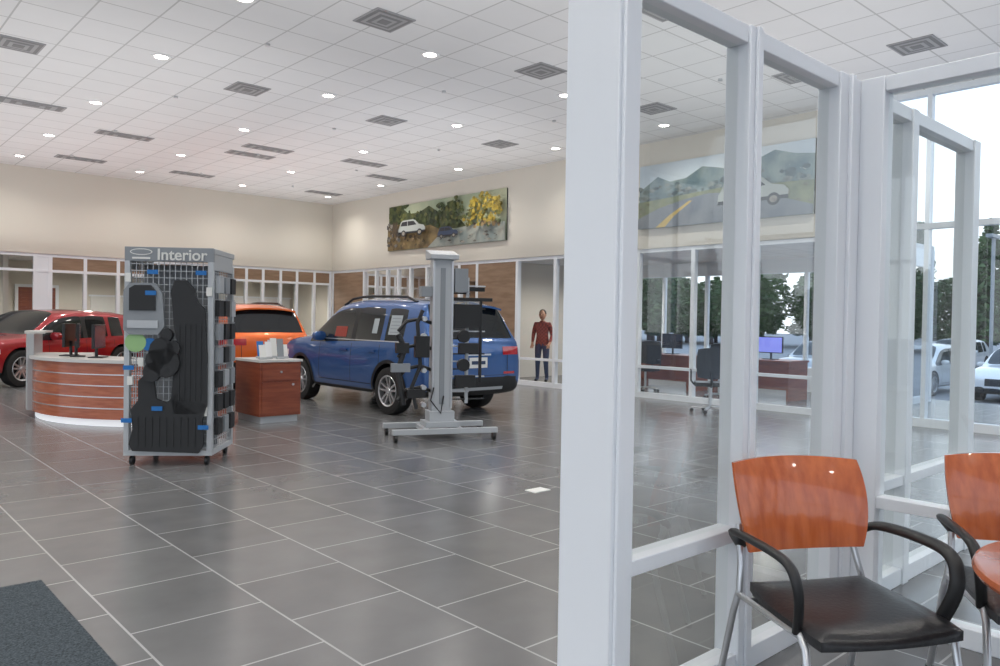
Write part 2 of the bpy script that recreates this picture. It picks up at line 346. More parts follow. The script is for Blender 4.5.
def car(name,loc,rz,pm,sy=1,sx=1,sz=1,rake=0,rails=True,stickers=False):
    T=[(0.00,.50,.78,.82,.92,.765,.96,.70,.97),
       (0.04,.36,.86,.92,1.03,.81,1.06,.74,1.07),
       (0.09,.30,.89,1.03,1.08,.825,1.11,.75,1.12),
       (0.36+rake,.27,.895,1.06,1.49,.735,1.60,.65,1.635),
       (0.66+rake*.9,.25,.90,1.06,1.53,.735,1.64,.655,1.68),
       (1.14+rake*.5,.24,.90,1.05,1.55,.735,1.66,.655,1.705),
       (1.22+rake*.5,.24,.90,1.05,1.55,.735,1.66,.655,1.705),
       (1.96,.24,.90,1.02,1.565,.735,1.67,.655,1.715),
       (2.05,.24,.90,1.02,1.565,.735,1.67,.655,1.715),
       (2.62,.24,.90,1.00,1.52,.73,1.62,.645,1.675),
       (2.96,.24,.90,.99,1.32,.765,1.40,.685,1.46),
       (3.34,.24,.90,.99,1.06,.82,1.10,.74,1.14),
       (3.50,.24,.90,.99,1.05,.82,1.08,.73,1.12),
       (4.05,.24,.89,.96,1.02,.79,1.05,.68,1.08),
       (4.38,.28,.85,.88,.94,.75,.96,.65,.99),
       (4.54,.34,.77,.72,.80,.68,.82,.58,.84),
       (4.60,.44,.68,.62,.68,.60,.70,.5,.71)]
    sideg={4,6,8,9,10}; topg={2,9,10}
    vs=[];fs=[];mi=[]
    for (s,zb,w,zt,z6,w6,z7,w7,z8) in T:
        h=[(0,zb),(w*.86,zb),(w*.975,zb+.07),(w*1.0,zb+.28*(zt-zb)+.04),(w*.995,zt-.13),(w*.955,zt),(w6,z6),(w7,z7),(w7*.55,z8-.012),(0,z8)]
        ring=h+[(-a,b) for a,b in h[-2:0:-1]]
        for a,b in ring: vs.append((a*sx,s*sy,b*sz))
    n=18
    for i in range(len(T)-1):
        for k in range(n):
            k2=(k+1)%n; fs.append((i*n+k,i*n+k2,(i+1)*n+k2,(i+1)*n+k))
            r=k if k<9 else 17-k
            m=0
            if r<=1: m=1
            elif r==5 and i in sideg: m=2
            elif r>=7 and i in topg: m=2
            elif r==5 and i==7: m=1
            mi.append(m)
    fs.append(list(range(n))[::-1]); mi.append(0); o=(len(T)-1)*n; fs.append([o+k for k in range(n)]); mi.append(0)
    me=bpy.data.meshes.new('body'); me.from_pydata(vs,[],fs)
    for m in(pm,M_black,M_cglass): me.materials.append(m)
    me.polygons.foreach_set('material_index',mi)
    bm=bmesh.new(); bm.from_mesh(me); 
    cl=bm.edges.layers.float.new('crease_edge')
    for e in bm.edges:
        ms={f.material_index for f in e.link_faces}
        if 2 in ms and len(ms)>1: e[cl]=.8
        a,b=[v.index%n for v in e.verts]
        if a==b and (a in(5,13) ): e[cl]=max(e[cl],.6)
        if a==b and (a in(6,12)): e[cl]=max(e[cl],.4)
        ia,ib=[v.index//n for v in e.verts]
        if ia==ib and ia in(2,3): e[cl]=max(e[cl],.5)
    bmesh.ops.recalc_face_normals(bm,faces=bm.faces); bm.to_mesh(me); bm.free()
    me.polygons.foreach_set('use_smooth',[True]*len(me.polygons))
    o=mk('tmpbody',me); s=o.modifiers.new('s','SUBSURF'); s.levels=2; s.render_levels=2
    ax=(.97*sy,3.61*sy); R=.345
    c=MB()
    for a in ax:
        for sg in(-1,1): c.cyl((sg*.52,a,R),(sg*1.3,a,R),.405,M_black,40)
    cme=c.mesh('cut',weld=True)
    cme.materials.clear()
    for m in(pm,M_black,M_cglass): cme.materials.append(m)
    for p in cme.polygons: p.material_index=1; p.use_smooth=False
    co=mk('tmpcut',cme)
    b=o.modifiers.new('b','BOOLEAN'); b.object=co; b.solver='EXACT'; b.operation='DIFFERENCE'
    dg=bpy.context.evaluated_depsgraph_get(); dg.update()
    nm=bpy.data.meshes.new_from_object(o.evaluated_get(dg)); nm.name='body'
    nm.set_sharp_from_angle(angle=math.radians(42))
    bpy.data.objects.remove(o); bpy.data.objects.remove(co)
    bm=bmesh.new(); bm.from_mesh(nm); bvh=BVHTree.FromBMesh(bm); bm.free()
    Ln=4.6*sy; rt=root(name,loc,rz); off=(0,-Ln/2,0)
    mk('body',nm,off,0,rt)
    for a in ax:
        for sg in(-1,1):
            wo=mk('wheel',WM,(sg*.79*sx,a-Ln/2,R),0 if sg>0 else pi,rt)
    d=MB()
    def patch(mode,a0,a1,b0,b1,m,of=.004,na=6,nb=4,sg=1):
        g=[]
        for i in range(na+1):
            for j in range(nb+1):
                a=a0+(a1-a0)*i/na; bq=b0+(b1-b0)*j/nb
                if mode=='side': oo=Vector((sg*3,a,bq)); dd=Vector((-sg,0,0))
                elif mode=='rear': oo=Vector((a,-4,bq)); dd=Vector((0,1,0))
                elif mode=='front': oo=Vector((a,9,bq)); dd=Vector((0,-1,0))
                else: oo=Vector((a,bq,5)); dd=Vector((0,0,-1))
                h,nn,_,_=bvh.ray_cast(oo,dd); g.append(None if h is None else h-dd*of)
        W=nb+1; vv=[p if p is not None else Vector((0,0,0)) for p in g]; ff=[]
        for i in range(na):
            for j in range(nb):
                q=(i*W+j,i*W+j+1,(i+1)*W+j+1,(i+1)*W+j)
                if all(g[k] is not None for k in q) and max((g[q[0]]-g[k]).length for k in q)<.4: ff.append(q)
        if ff: d.add(vv,ff,m,True)
    z=sz
    for sg in(-1,1):
        for y in(1.22,2.01,2.98): patch('side',(y-.005)*sy,(y+.005)*sy,.42*z,1.0*z,M_seam,.002,1,10,sg)
        patch('side',1.3*sy,2.98*sy,.405*z,.415*z,M_seam,.002,12,1,sg)
        for y in(1.34,2.14): 
            h,_,_,_=bvh.ray_cast(Vector((sg*3,y*sy,.90*z)),Vector((-sg,0,0)))
            if h: d.box((h.x+sg*.012,y*sy+.07,.90*z),(.03,.19,.028),pm)
        patch('side',4.08*sy,4.5*sy,.73*z,.83*z,M_lamp,.004,10,4,sg)
        patch('side',.05*sy,.34*sy,.87*z,1.02*z,M_red,.004,8,5,sg)
        patch('rear',sg*.48*sx,sg*.80*sx,.88*z,1.0*z,M_red,.006,8,5)
        patch('rear',sg*.72*sx,sg*.50*sx,.60*z,.635*z,M_red,.006,4,2)
        patch('front',sg*.45*sx,sg*.76*sx,.72*z,.80*z,M_lamp,.005,8,4)
        hb,_,_,_=bvh.ray_cast(Vector((sg*3,2.84*sy,1.06*z)),Vector((-sg,0,0)))
        if hb:
            Mm=Matrix.Translation((hb.x+sg*.11,2.88*sy,1.09*z))
            d.slab(lambda u,v,t:(u*.10*math.sqrt(1-.35*v*v),(t-.5)*.10*(1.2-.5*(u*u+v*v)*.5),v*.075*math.sqrt(1-.35*u*u)),pm,8,8,Mm)
            d.tube([(hb.x-sg*.02,2.88*sy,1.04*z),(hb.x+sg*.06,2.88*sy,1.05*z)],.02,M_black)
        for a in ax:
            vin=[]
            for k in range(25):
                an=pi*(-.08+1.16*k/24); row=[]
                for rr in(.402,.455):
                    yy=a+rr*math.cos(an); zz=R+rr*math.sin(an)
                    h,_,_,_=bvh.ray_cast(Vector((sg*3,yy,zz)),Vector((-sg,0,0)))
                    row.append((yy,zz,h.x if h is not None and abs(h.x)>.7*sx else sg*.88*sx))
                vin.append(row)
            vv=[];ff=[]
            for row in vin:
                x=max(abs(row[1][2]),.80*sx)+.008
                vv+=[(sg*x,row[0][0],row[0][1]),(sg*x,row[1][0],row[1][1])]
            for k in range(24): ff.append((2*k,2*k+1,2*k+3,2*k+2))
            if rails: d.add(vv,ff,M_black,True)
        if rails:
            pts=[]
            for k in range(9):
                y=(.66+rake+k*(2.66-.66-rake)/8)*sy
                h,_,_,_=bvh.ray_cast(Vector((sg*.60*sx,y,4)),Vector((0,0,-1)))
                pts.append((sg*.60*sx,y,h.z+(.06 if 0<k<8 else .0)))
            d.tube(pts,.02,M_black,8)
            patch('side',.66*sy,3.2*sy,1.045*z,1.06*z,M_silver,.004,20,1,sg)
    patch('rear',-.76*sx,.76*sx,.37*z,.56*z,M_black,.005,14,4)
    patch('rear',-.5*sx,.5*sx,.375*z,.42*z,M_lgrey,.009,8,2)
    patch('rear',-.17,.17,.70*z,.70*z+.15,M_paper,.012,4,4)
    patch('rear',-.13,.13,.70*z+.05,.70*z+.10,M_pltxt,.015,4,2)
    patch('rear',-.24,.24,.875*z,.90*z,M_silver,.012,4,2)
    patch('rear',-.06,.06,.94*z,.98*z,M_silver,.010,6,4)
    for (a0,a1,b0,b1) in [(-.55,.55,.585,.59),(-.58,-.57,.59,.88),(.57,.58,.59,.88)]: patch('rear',a0*sx,a1*sx,b0*z,b1*z,M_seam,.004,6 if a1-a0>.1 else 1,6 if a1-a0<.1 else 1)
    h,_,_,_=bvh.ray_cast(Vector((0,(.42+rake)*sy,4)),Vector((0,0,-1)))
    zz=h.z
    d.slab(lambda u,v,t:(u*.62*sx*(1-.03*v),(.36+rake)*sy+v*.13,zz-.035+t*.03-abs(u)**3*.05+v*.03),pm,12,4)
    d.tube([(0,.17*sy,1.17*z),(.28,.19*sy,1.19*z)],.01,M_black)
    patch('front',-.4*sx,.4*sx,.52*z,.74*z,M_black,.004,8,5)
    patch('front',-.6*sx,.6*sx,.30*z,.42*z,M_black,.004,8,4)
    if stickers:
        patch('side',.78*sy,1.06*sy,1.15*z,1.43*z,M_sheet,.004,4,4,-1)
        for i in range(5): patch('side',.81*sy,1.03*sy,(1.18+.05*i)*z,(1.192+.05*i)*z,M_grey,.006,4,1,-1)
        patch('side',1.36*sy,1.5*sy,1.16*z,1.38*z,M_sheet,.004,4,4,-1)
        patch('side',2.22*sy,2.58*sy,1.09*z,1.25*z,M_redseat,.003,4,4,-1)
    d.obj('trim_details',off,0,rt)
    return rt
M_pltxt=mat('plate_text',(.02,.04,.10),.5); M_redseat=mat('seen_interior',(.28,.03,.02),.3); M_sheet=mat('window_sheet',(.38,.42,.44),.4)
car('blue_suv',(7.22,10.72,0),0,paint('blue_paint',(.019,.088,.275)),stickers=True,sz=1.01)
car('orange_suv',(6.62,16.0,0),0,paint('orange_paint',(.85,.15,.012)),sy=.96,sx=.98,sz=.975)
car('red_hatchback',(3.7,18.15,0),math.radians(122),paint('red_paint',(.33,.010,.018)),sy=.96,sx=.98,sz=.87,rake=.3,rails=False)
wp=paint('white_paint',(.75,.76,.78)); gp=paint('silver_paint',(.35,.37,.40))
for i,(y,p) in enumerate([(3.4,gp),(6.1,wp),(8.9,wp),(11.8,gp)]):
    car('parked_car',(25.4,y,-.6),math.radians(90),p,sy=.96,sx=.98,sz=.88,rake=.25,rails=False)
for i,(y,p) in enumerate([(9,gp),(11.8,wp),(14.8,gp)]):
    car('parked_car',(38,y,-.6),math.radians(90),p,sy=.96,sx=.98,sz=.88,rake=.25,rails=False)
# ---------------------------------------------------------------- reception desk
r=root('reception_desk',(4.4,11.7,0))
def arc(mb,a0,a1,ri,ro,z0,z1,m,n=40):
    vs=[];fs=[]
    for i in range(n+1):
        a=math.radians(a0+(a1-a0)*i/n)
        for q,z in((ri,z0),(ro,z0),(ro,z1),(ri,z1)): vs.append((q*math.cos(a),q*math.sin(a),z))
    for i in range(n):
        for k in range(4): fs.append((4*i+k,4*i+(k+1)%4,4*i+4+(k+1)%4,4*i+4+k))
    fs+= [(0,1,2,3),(4*n,4*n+1,4*n+2,4*n+3)]
    mb.add(vs,fs,m,True)
M_base=mat('lit_base',(.95,.97,1),.5,emit=.3)
d=MB()
arc(d,150,262,2.00,2.05,0,.09,M_base); arc(d,150,262,2.02,2.10,.09,.79,M_wood)
for z in(.22,.36,.50,.64): arc(d,150,262,2.09,2.106,z,z+.012,M_silver)
arc(d,150,262,1.35,2.14,.79,.83,M_counter); arc(d,150,262,1.40,1.44,0,.79,M_wood2)
arc(d,149,176,2.085,2.16,.10,1.12,M_lgrey); arc(d,149,176,1.95,2.18,1.12,1.15,M_counter)
d.obj('counter',parent=r,sharp=30)
d=MB()
x0,x1,y0,y1=.02,.60,-2.2,-1.45
d.bb(x0,x1,y0,y1,.09,.80,M_wood2); d.bb(x0+.03,x1-.03,y0+.03,y1-.03,0,.09,M_lgrey); d.bb(x0-.02,x1+.02,y0-.02,y1+.02,.80,.83,M_counter)
d.bb(x0+.03,x1-.03,y0-.012,y0,.56,.77,M_wood2); d.bb(x0+.03,x1-.03,y0-.012,y0,.12,.54,M_wood2); d.cyl((x1-.12,y0-.03,.5),(x1-.12,y0,.5),.015,M_silver,12)
d.cyl(((x0+x1)/2,y0-.03,.67),((x0+x1)/2,y0,.67),.015,M_silver,12)
d.obj('drawer_cabinet',parent=r)
def monitor(x,y,rz,z=.832,scr=M_screen):
    m=MB(); m.bb(-.13,.13,-.09,.09,0,.012,M_black); m.cyl((0,.02,.01),(0,.02,.2),.02,M_black,10); m.bb(-.25,.25,-.02,.012,.12,.43,M_black)
    m.bb(-.235,.235,-.024,-.02,.135,.415,scr)
    return m.obj('computer_monitor',(x,y,z),rz,bevel=.004)
def onarc(a,q): return 4.4+q*math.cos(math.radians(a)),11.7+q*math.sin(math.radians(a))
for a,rr in((184,-118),(193,75),(207,60)): 
    x,y=onarc(a,1.72); monitor(x,y,math.radians(rr))
h=MB()
cols=[M_paper,M_whitep,M_grey,M_paper,M_bluetag,M_paper]
for i,(x,y) in enumerate([(0,0),(.13,.1),(.26,.02),(.37,.12),(.1,.28),(.30,.3)]):
    h.bb(x-.05,x+.05,y-.03,y+.03,0,.03,M_lgrey)
    h.ext([(x-.045,y-.02,.03),(x+.045,y-.02,.03),(x+.045,y+.02,.19+.04*(i%3)),(x-.045,y+.02,.19+.04*(i%3))],(0,.008,0),cols[i])
h.obj('brochure_holders',(4.52,9.64,.832))
h=MB()
for i,(x,y) in enumerate([(0,0),(.12,.05),(-.1,.12)]): h.bb(x-.04,x+.04,y-.02,y+.02,0,.12+.04*i,M_paper)
x,y=onarc(240,1.8); h.obj('desk_papers',(x,y,.832))
# ---------------------------------------------------------------- interior accessories display stand
r=root('accessory_display_stand',(2.75,7.64,0),math.radians(-38)); r.scale=(1,1,1.012)
d=MB(); W=.80; D=.72
d.bb(-W/2,W/2,-D/2,D/2,.09,.14,M_lgrey)
d.bb(-W/2,W/2,-D/2,-D/2+.05,1.87,2.0,M_grey); d.bb(-W/2,W/2,-D/2+.05,D/2,1.95,2.0,M_lgrey)
for sx in(-1,1):
    for yy in(-D/2+.025,D/2-.025): d.box((sx*(W/2-.025),yy,1.0),(.05,.05,1.75),M_lgrey)
    d.bb(sx*(W/2-.01)-.006,sx*(W/2-.01)+.006,-D/2+.05,D/2-.05,1.80,1.95,M_lgrey)
    for yy in(-1,1):
        d.cyl((sx*(W/2-.06)-.015,yy*(D/2-.06),.04),(sx*(W/2-.06)+.015,yy*(D/2-.06),.04),.04,M_black,16)
        d.cyl((sx*(W/2-.06),yy*(D/2-.06),.05),(sx*(W/2-.06),yy*(D/2-.06),.09),.015,M_black,8)
d.obj('stand_frame',parent=r,bevel=.004)
g=MB()
n=14
for i in range(n+1): 
    x=-W/2+.05+(W-.1)*i/n; g.bb(x-.003,x+.003,-D/2+.02,-D/2+.027,.14,1.87,M_lgrey)
for i in range(28):
    z=.16+i*.0625; g.bb(-W/2+.05,W/2-.05,-D/2+.017,-D/2+.022,z-.003,z+.003,M_lgrey)
for sx in(-1,1):
    X=sx*(W/2-.02)
    for i in range(11): y=-D/2+.06+(D-.12)*i/10; g.bb(X-.003,X+.003,y-.003,y+.003,.14,1.8,M_lgrey)
    for i in range(27): z=.16+i*.0625; g.bb(X-.006,X,-D/2+.05,D/2-.05,z-.003,z+.003,M_lgrey)
g.obj('wire_grid',parent=r)
g=MB(); 
M_bk=mat('stand_backing',(.24,.25,.26),.6)
g.bb(-W/2+.05,W/2-.05,-.01,.01,.14,1.86,M_bk)
yf=-D/2-.01; Q=.80
def item(poly,m,t=.02,y=yf): g.ext([(x*Q,y,z) for x,z in poly],(0,-t,0),m)
def rib(poly_x0,poly_x1,z0,z1,n,m):
    for i in range(n):
        x=poly_x0+(poly_x1-poly_x0)*i/(n-1); item([(x-.006,z0),(x+.006,z0),(x+.006,z1),(x-.006,z1)],m,.036)
item([(-.49,1.24),(-.49,1.60),(-.42,1.67),(-.14,1.67),(-.06,1.58),(-.03,1.28),(-.10,1.2),(-.42,1.2)],M_grey,.03)
item([(-.42,1.42),(-.42,1.62),(-.36,1.65),(-.18,1.65),(-.13,1.60),(-.13,1.42)],M_mat,.045)
item([(-.44,1.26),(-.44,1.33),(-.10,1.33),(-.10,1.26)],M_lgrey,.045)
item([(.04,1.60),(.08,1.70),(.22,1.70),(.30,1.62),(.34,1.50),(.42,1.44),(.45,1.0),(.45,.56),(.36,.48),(.08,.48),(.05,.62),(.08,.9),(.14,1.05),(.08,1.25)],M_mat,.03)
item([(-.16,.90),(-.32,.78),(-.32,.60),(-.40,.52),(-.38,.34),(-.42,.20),(-.38,.14),(.36,.12),(.42,.20),(.40,.42),(.45,.56),(.10,.66),(.0,.58),(-.12,.62)],M_mat,.03)
rib(-.32,.32,.18,.45,9,M_black)
rib(.14,.38,.60,1.30,5,M_black)
for cx,cz,rr in[(-.05,1.05,.13),(.0,.95,.14),(-.12,.97,.10),(.08,1.08,.07),(.0,1.2,.06),(-.16,.86,.09)]: item([(cx+rr*math.cos(t*.524)*1.1,cz+rr*math.sin(t*.524)) for t in range(12)],M_mat,.06)
item([(-.36+.12*math.cos(t*.3927),1.13+.09*math.sin(t*.3927)) for t in range(16)],M_lime,.012)
item([(-.20+.09*math.cos(t*.3927),1.11+.06*math.sin(t*.3927)) for t in range(16)],M_bluetag,.010)
for x,z in[(-.16,1.77),(-.18,1.58),(.38,1.77),(-.42,.90),(-.10,.53),(-.44,.42),(.42,.36)]: item([(x-.06,z-.02),(x+.06,z-.02),(x+.06,z+.02),(x-.06,z+.02)],M_bluetag,.006,yf-.04)
for x,z in[(.42,.50),(-.42,.78),(-.3,.95),(-.45,1.72),(.46,1.6)]: item([(x-.03,z-.04),(x+.03,z-.04),(x+.03,z+.04),(x-.03,z+.04)],M_paper,.012)
for i in range(7):
    z=.35+i*.22
    for j in range(3):
        y=-.22+.21*j; g.box((W/2+.02,y,z),(.04,.14,.15),[M_mat,M_grey,M_mat,M_mat,M_mat,M_lgrey,M_grey][(i*2+j)%7]); g.bb(W/2-.02,W/2+.05,y-.004,y+.004,z+.08,z+.088,M_silver)
g.ext([(-.25+.10*math.cos(t*.2618),-D/2-.001,1.955+.030*math.sin(t*.2618)) for t in range(24)],(0,-.004,0),M_paper)
g.ext([(-.25+.090*math.cos(t*.2618),-D/2-.004,1.955+.022*math.sin(t*.2618)) for t in range(24)],(0,-.003,0),M_grey)
g.bb(-.33,-.17,-D/2-.005,-D/2,1.89,1.907,M_paper)
g.obj('merchandise',parent=r)
t=bpy.data.curves.new('sign_text','FONT'); t.body='Interior'; t.size=.145; t.extrude=.003; t.materials.append(M_paper); t.offset=.002
to=bpy.data.objects.new('sign_text',t); C.objects.link(to); to.parent=r; to.location=(-.11,-D/2-.005,1.885); to.rotation_euler=(pi/2,0,0)
# ---------------------------------------------------------------- roof rack display tower
d=MB()
for y in(-.30,.30): d.bb(-.62,.62,y-.035,y+.035,.085,.145,M_lgrey)
for x in(-.2,.2): d.bb(x-.03,x+.03,-.265,.265,.085,.135,M_lgrey)
for x in(-.58,.58):
    for y in(-.30,.30): d.cyl((x-.018,y,.045),(x+.018,y,.045),.045,M_black,14); d.cyl((x,y,.05),(x,y,.1),.018,M_grey,8)
d.bb(-.2,.2,-.16,.16,.135,.2,M_lgrey); d.bb(-.15,.15,-.12,.12,.2,.32,M_lgrey); d.bb(-.12,.12,-.08,.08,.3,2.1,M_lgrey); d.bb(-.03,.03,-.087,-.08,.4,2.0,M_grey)
d.bb(-.125,-.10,-.095,-.08,.35,2.08,M_silver); d.bb(.10,.125,-.095,-.08,.35,2.08,M_silver)
d.ext([(-.17,-.16,2.1),(-.17,.12,2.1),(-.17,.12,2.22),(-.17,-.16,2.15)],(.34,0,0),M_lgrey)
for i in range(16):
    z=.45+i*.09; d.bb(.12,.20+(.34 if i%3==0 else .15),-.02,.0,z-.008,z+.008,M_silver if i%2 else M_black)
d.bb(.3,.335,-.03,.01,.40,1.9,M_lgrey); d.bb(.47,.50,-.03,.01,.65,1.65,M_black)
d.bb(.12,.62,-.05,.03,1.62,1.66,M_black); d.bb(.12,.55,.04,.09,1.74,1.79,M_black)
for z in(.55,.80,1.05,1.35): d.tube([(-.11,0,z),(-.25,-.04,z+.05),(-.42,-.05,z+.02),(-.52,-.05,z-.10)],.022,M_black,8)
d.tube([(-.45,-.06,.40),(-.52,-.06,.8),(-.44,-.06,1.05),(-.52,-.06,1.22)],.034,M_black,8)
d.tube([(-.30,-.08,.35),(-.36,-.08,.6),(-.26,-.08,.85),(-.30,-.08,1.35),(-.24,-.08,1.5)],.024,M_mat,8)
d.bb(-.60,-.38,-.10,-.03,.78,.88,M_grey); d.bb(-.42,-.2,-.12,-.04,.48,.58,M_black); d.bb(-.55,-.40,-.12,-.02,1.0,1.12,M_black); d.bb(-.33,-.16,-.13,-.03,.95,1.2,M_black)
d.bb(.14,.45,-.10,-.03,1.30,1.58,M_black); d.bb(.16,.40,-.12,-.04,.60,.74,M_black); d.bb(.14,.30,-.10,-.02,1.72,2.0,M_grey); d.bb(-.26,-.13,-.10,.06,1.66,1.78,M_grey); d.bb(.2,.44,-.11,-.04,1.0,1.12,M_mat)
for z in(.86,1.2): d.cyl((.26,-.10,z),(.26,-.04,z),.075,M_black,16)
for i in range(6): d.cyl((-.22,-.12,.4+.2*i),(-.22,-.02,.4+.2*i),.03,M_silver,10)
d.tube([(-.1,-.1,.6),(-.14,-.12,.45),(-.02,-.13,.3),(.02,-.1,.5)],.01,M_black,6)
d.obj('roof_rack_display_tower',(5.62,7.24,0),math.radians(-24),bevel=.003)
# ---------------------------------------------------------------- office chairs + table
def chair(loc,rz):
    r=root('meeting_chair',loc,rz)
    s=MB()
    def seat(u,v,t):
        k=.16; x=u*.262*math.sqrt(1-k*v*v)*(1-.05*v); y=v*.245*math.sqrt(1-k*u*u)
        e=max(abs(u),abs(v))**6
        z=.425+ t*.055*(1-.45*e) - .012*(1-u*u)*(t) + .02*(abs(v)**2 if v>0 else -.6*v*v)
        return(x,y,z)
    s.slab(seat,M_blackl,24,24); s.bb(-.2,.2,-.18,.18,.405,.432,M_black)
    s.obj('seat',parent=r,sharp=60)
    b=MB()
    def back(u,v,t):
        k=.13; x=u*.262*math.sqrt(1-k*v*v)*(1+.05*v)
        zz=.735+v*.165*math.sqrt(1-k*u*u)
        y=.255+.10*(zz-.57)/.33*.9-.055*u*u + .02*v*v
        return(x,y+t*.014,zz)
    b.slab(back,M_wood3,24,20); b.obj('backrest',parent=r,sharp=60)
    a=MB()
    for sg in(-1,1):
        P_=[(.225,.30,.59),(.278,.25,.648),(.298,.15,.664),(.303,-.03,.664),(.297,-.12,.645),(.290,-.155,.59),(.28,-.15,.52),(.265,-.12,.44)]
        pts=[Vector(p) for p in P_]; out=[]
        for i in range(len(pts)-1):
            p0=pts[max(i-1,0)];p1=pts[i];p2=pts[i+1];p3=pts[min(i+2,len(pts)-1)]
            for q in range(5):
                t=q/5; out.append(.5*((2*p1)+(-p0+p2)*t+(2*p0-5*p1+4*p2-p3)*t*t+(-p0+3*p1-3*p2+p3)*t**3))
        out.append(pts[-1])
        out=[Vector((sg*p.x,p.y,p.z)) for p in out]
        a.tube(out,.024,M_black,10,ry=.6)
    a.obj('armrests',parent=r,sharp=60)
    l=MB()
    for sg in(-1,1):
        l.tube([(sg*.262,-.12,.44),(sg*.268,-.17,.40),(sg*.275,-.25,.012)],.0125,M_silver,10)
        l.tube([(sg*.225,.315,.66),(sg*.24,.27,.52),(sg*.255,.25,.44),(sg*.265,.27,.36),(sg*.28,.36,.012)],.0125,M_silver,10)
        l.tube([(sg*.262,-.13,.425),(sg*.258,.25,.425)],.011,M_silver,8)
        l.cyl((sg*.275,-.25,0),(sg*.275,-.25,.02),.017,M_black,10); l.cyl((sg*.28,.36,0),(sg*.28,.36,.02),.017,M_black,10)
    l.tube([(-.25,.2,.415),(.25,.2,.415)],.011,M_silver,8); l.tube([(-.25,-.12,.405),(.25,-.12,.405)],.011,M_silver,8)
    l.obj('legs',parent=r)
chair((2.61,1.12,0),math.radians(-30))
chair((3.28,.69,0),math.radians(-55))
t=MB()
t.lathe([(0,.705),(.49,.705),(.52,.715),(.525,.725),(.52,.738),(.51,.742),(0,.742)],M_wood,64,'Z')
t.lathe([(0,.0),(.27,.0),(.27,.02),(.06,.05),(.045,.08),(.045,.69),(.12,.705)],M_lgrey,32,'Z')
t.obj('round_table',(2.64,.215,0))
bb('entrance_mat',-1.3,.93,1.2,4.55,0,.012,M_carpet)
bb('floor_outlet_cover',4.42,4.6,4.42,4.54,0,.006,M_paper)
def task_chair(x,y,rz,name='task_chair'):
    c=MB()
    for k in range(5):
        a=2*pi*k/5; c.tube([(0,0,.09),(.28*math.cos(a),.28*math.sin(a),.07)],.018,M_silver,6); c.cyl((.28*math.cos(a),.28*math.sin(a)-.012,.03),(.28*math.cos(a),.28*math.sin(a)+.012,.03),.03,M_black,10)
    c.cyl((0,0,.08),(0,0,.42),.025,M_silver,10)
    c.slab(lambda u,v,t:(u*.25*math.sqrt(1-.2*v*v),v*.24*math.sqrt(1-.2*u*u),.42+.06*t),M_blackl,8,8)
    c.slab(lambda u,v,t:(u*.23*math.sqrt(1-.2*v*v),.25+.04*t-.04*u*u,.78+v*.24*math.sqrt(1-.2*u*u)),M_mat,8,8)
    c.tube([(0,.2,.42),(0,.3,.45),(0,.29,.65)],.02,M_black,6)
    for s in(-1,1): c.tube([(s*.25,.05,.44),(s*.3,.05,.5),(s*.3,.05,.64),(s*.3,-.12,.66)],.015,M_black,6)
    c.obj(name,(x,y,0),rz)
def desk(x,y,rz=0):
    c=MB(); c.bb(-.8,.8,-.38,.38,.70,.735,M_wood2); c.bb(-.78,-.74,-.36,.36,0,.70,M_wood2); c.bb(.74,.78,-.36,.36,0,.70,M_wood2); c.bb(-.74,.74,.3,.33,.2,.70,M_wood2)
    c.obj('office_desk',(x,y,0),rz)
for (x,y,a) in[(10.6,6.75,2.2),(12.7,7.9,-1.2),(12.7,9.6,-1.4)]: task_chair(x,y,a)
desk(13.6,7.6,pi/2); monitor(13.65,7.4,-pi/2,.737,M_screen2); desk(13.6,15.4,pi/2); task_chair(12.8,15.4,-pi/2); monitor(13.6,15.4,-pi/2,.737,M_screen2)
desk(13.7,9.8,pi/2); monitor(13.75,9.7,-pi/2,.737,M_screen)
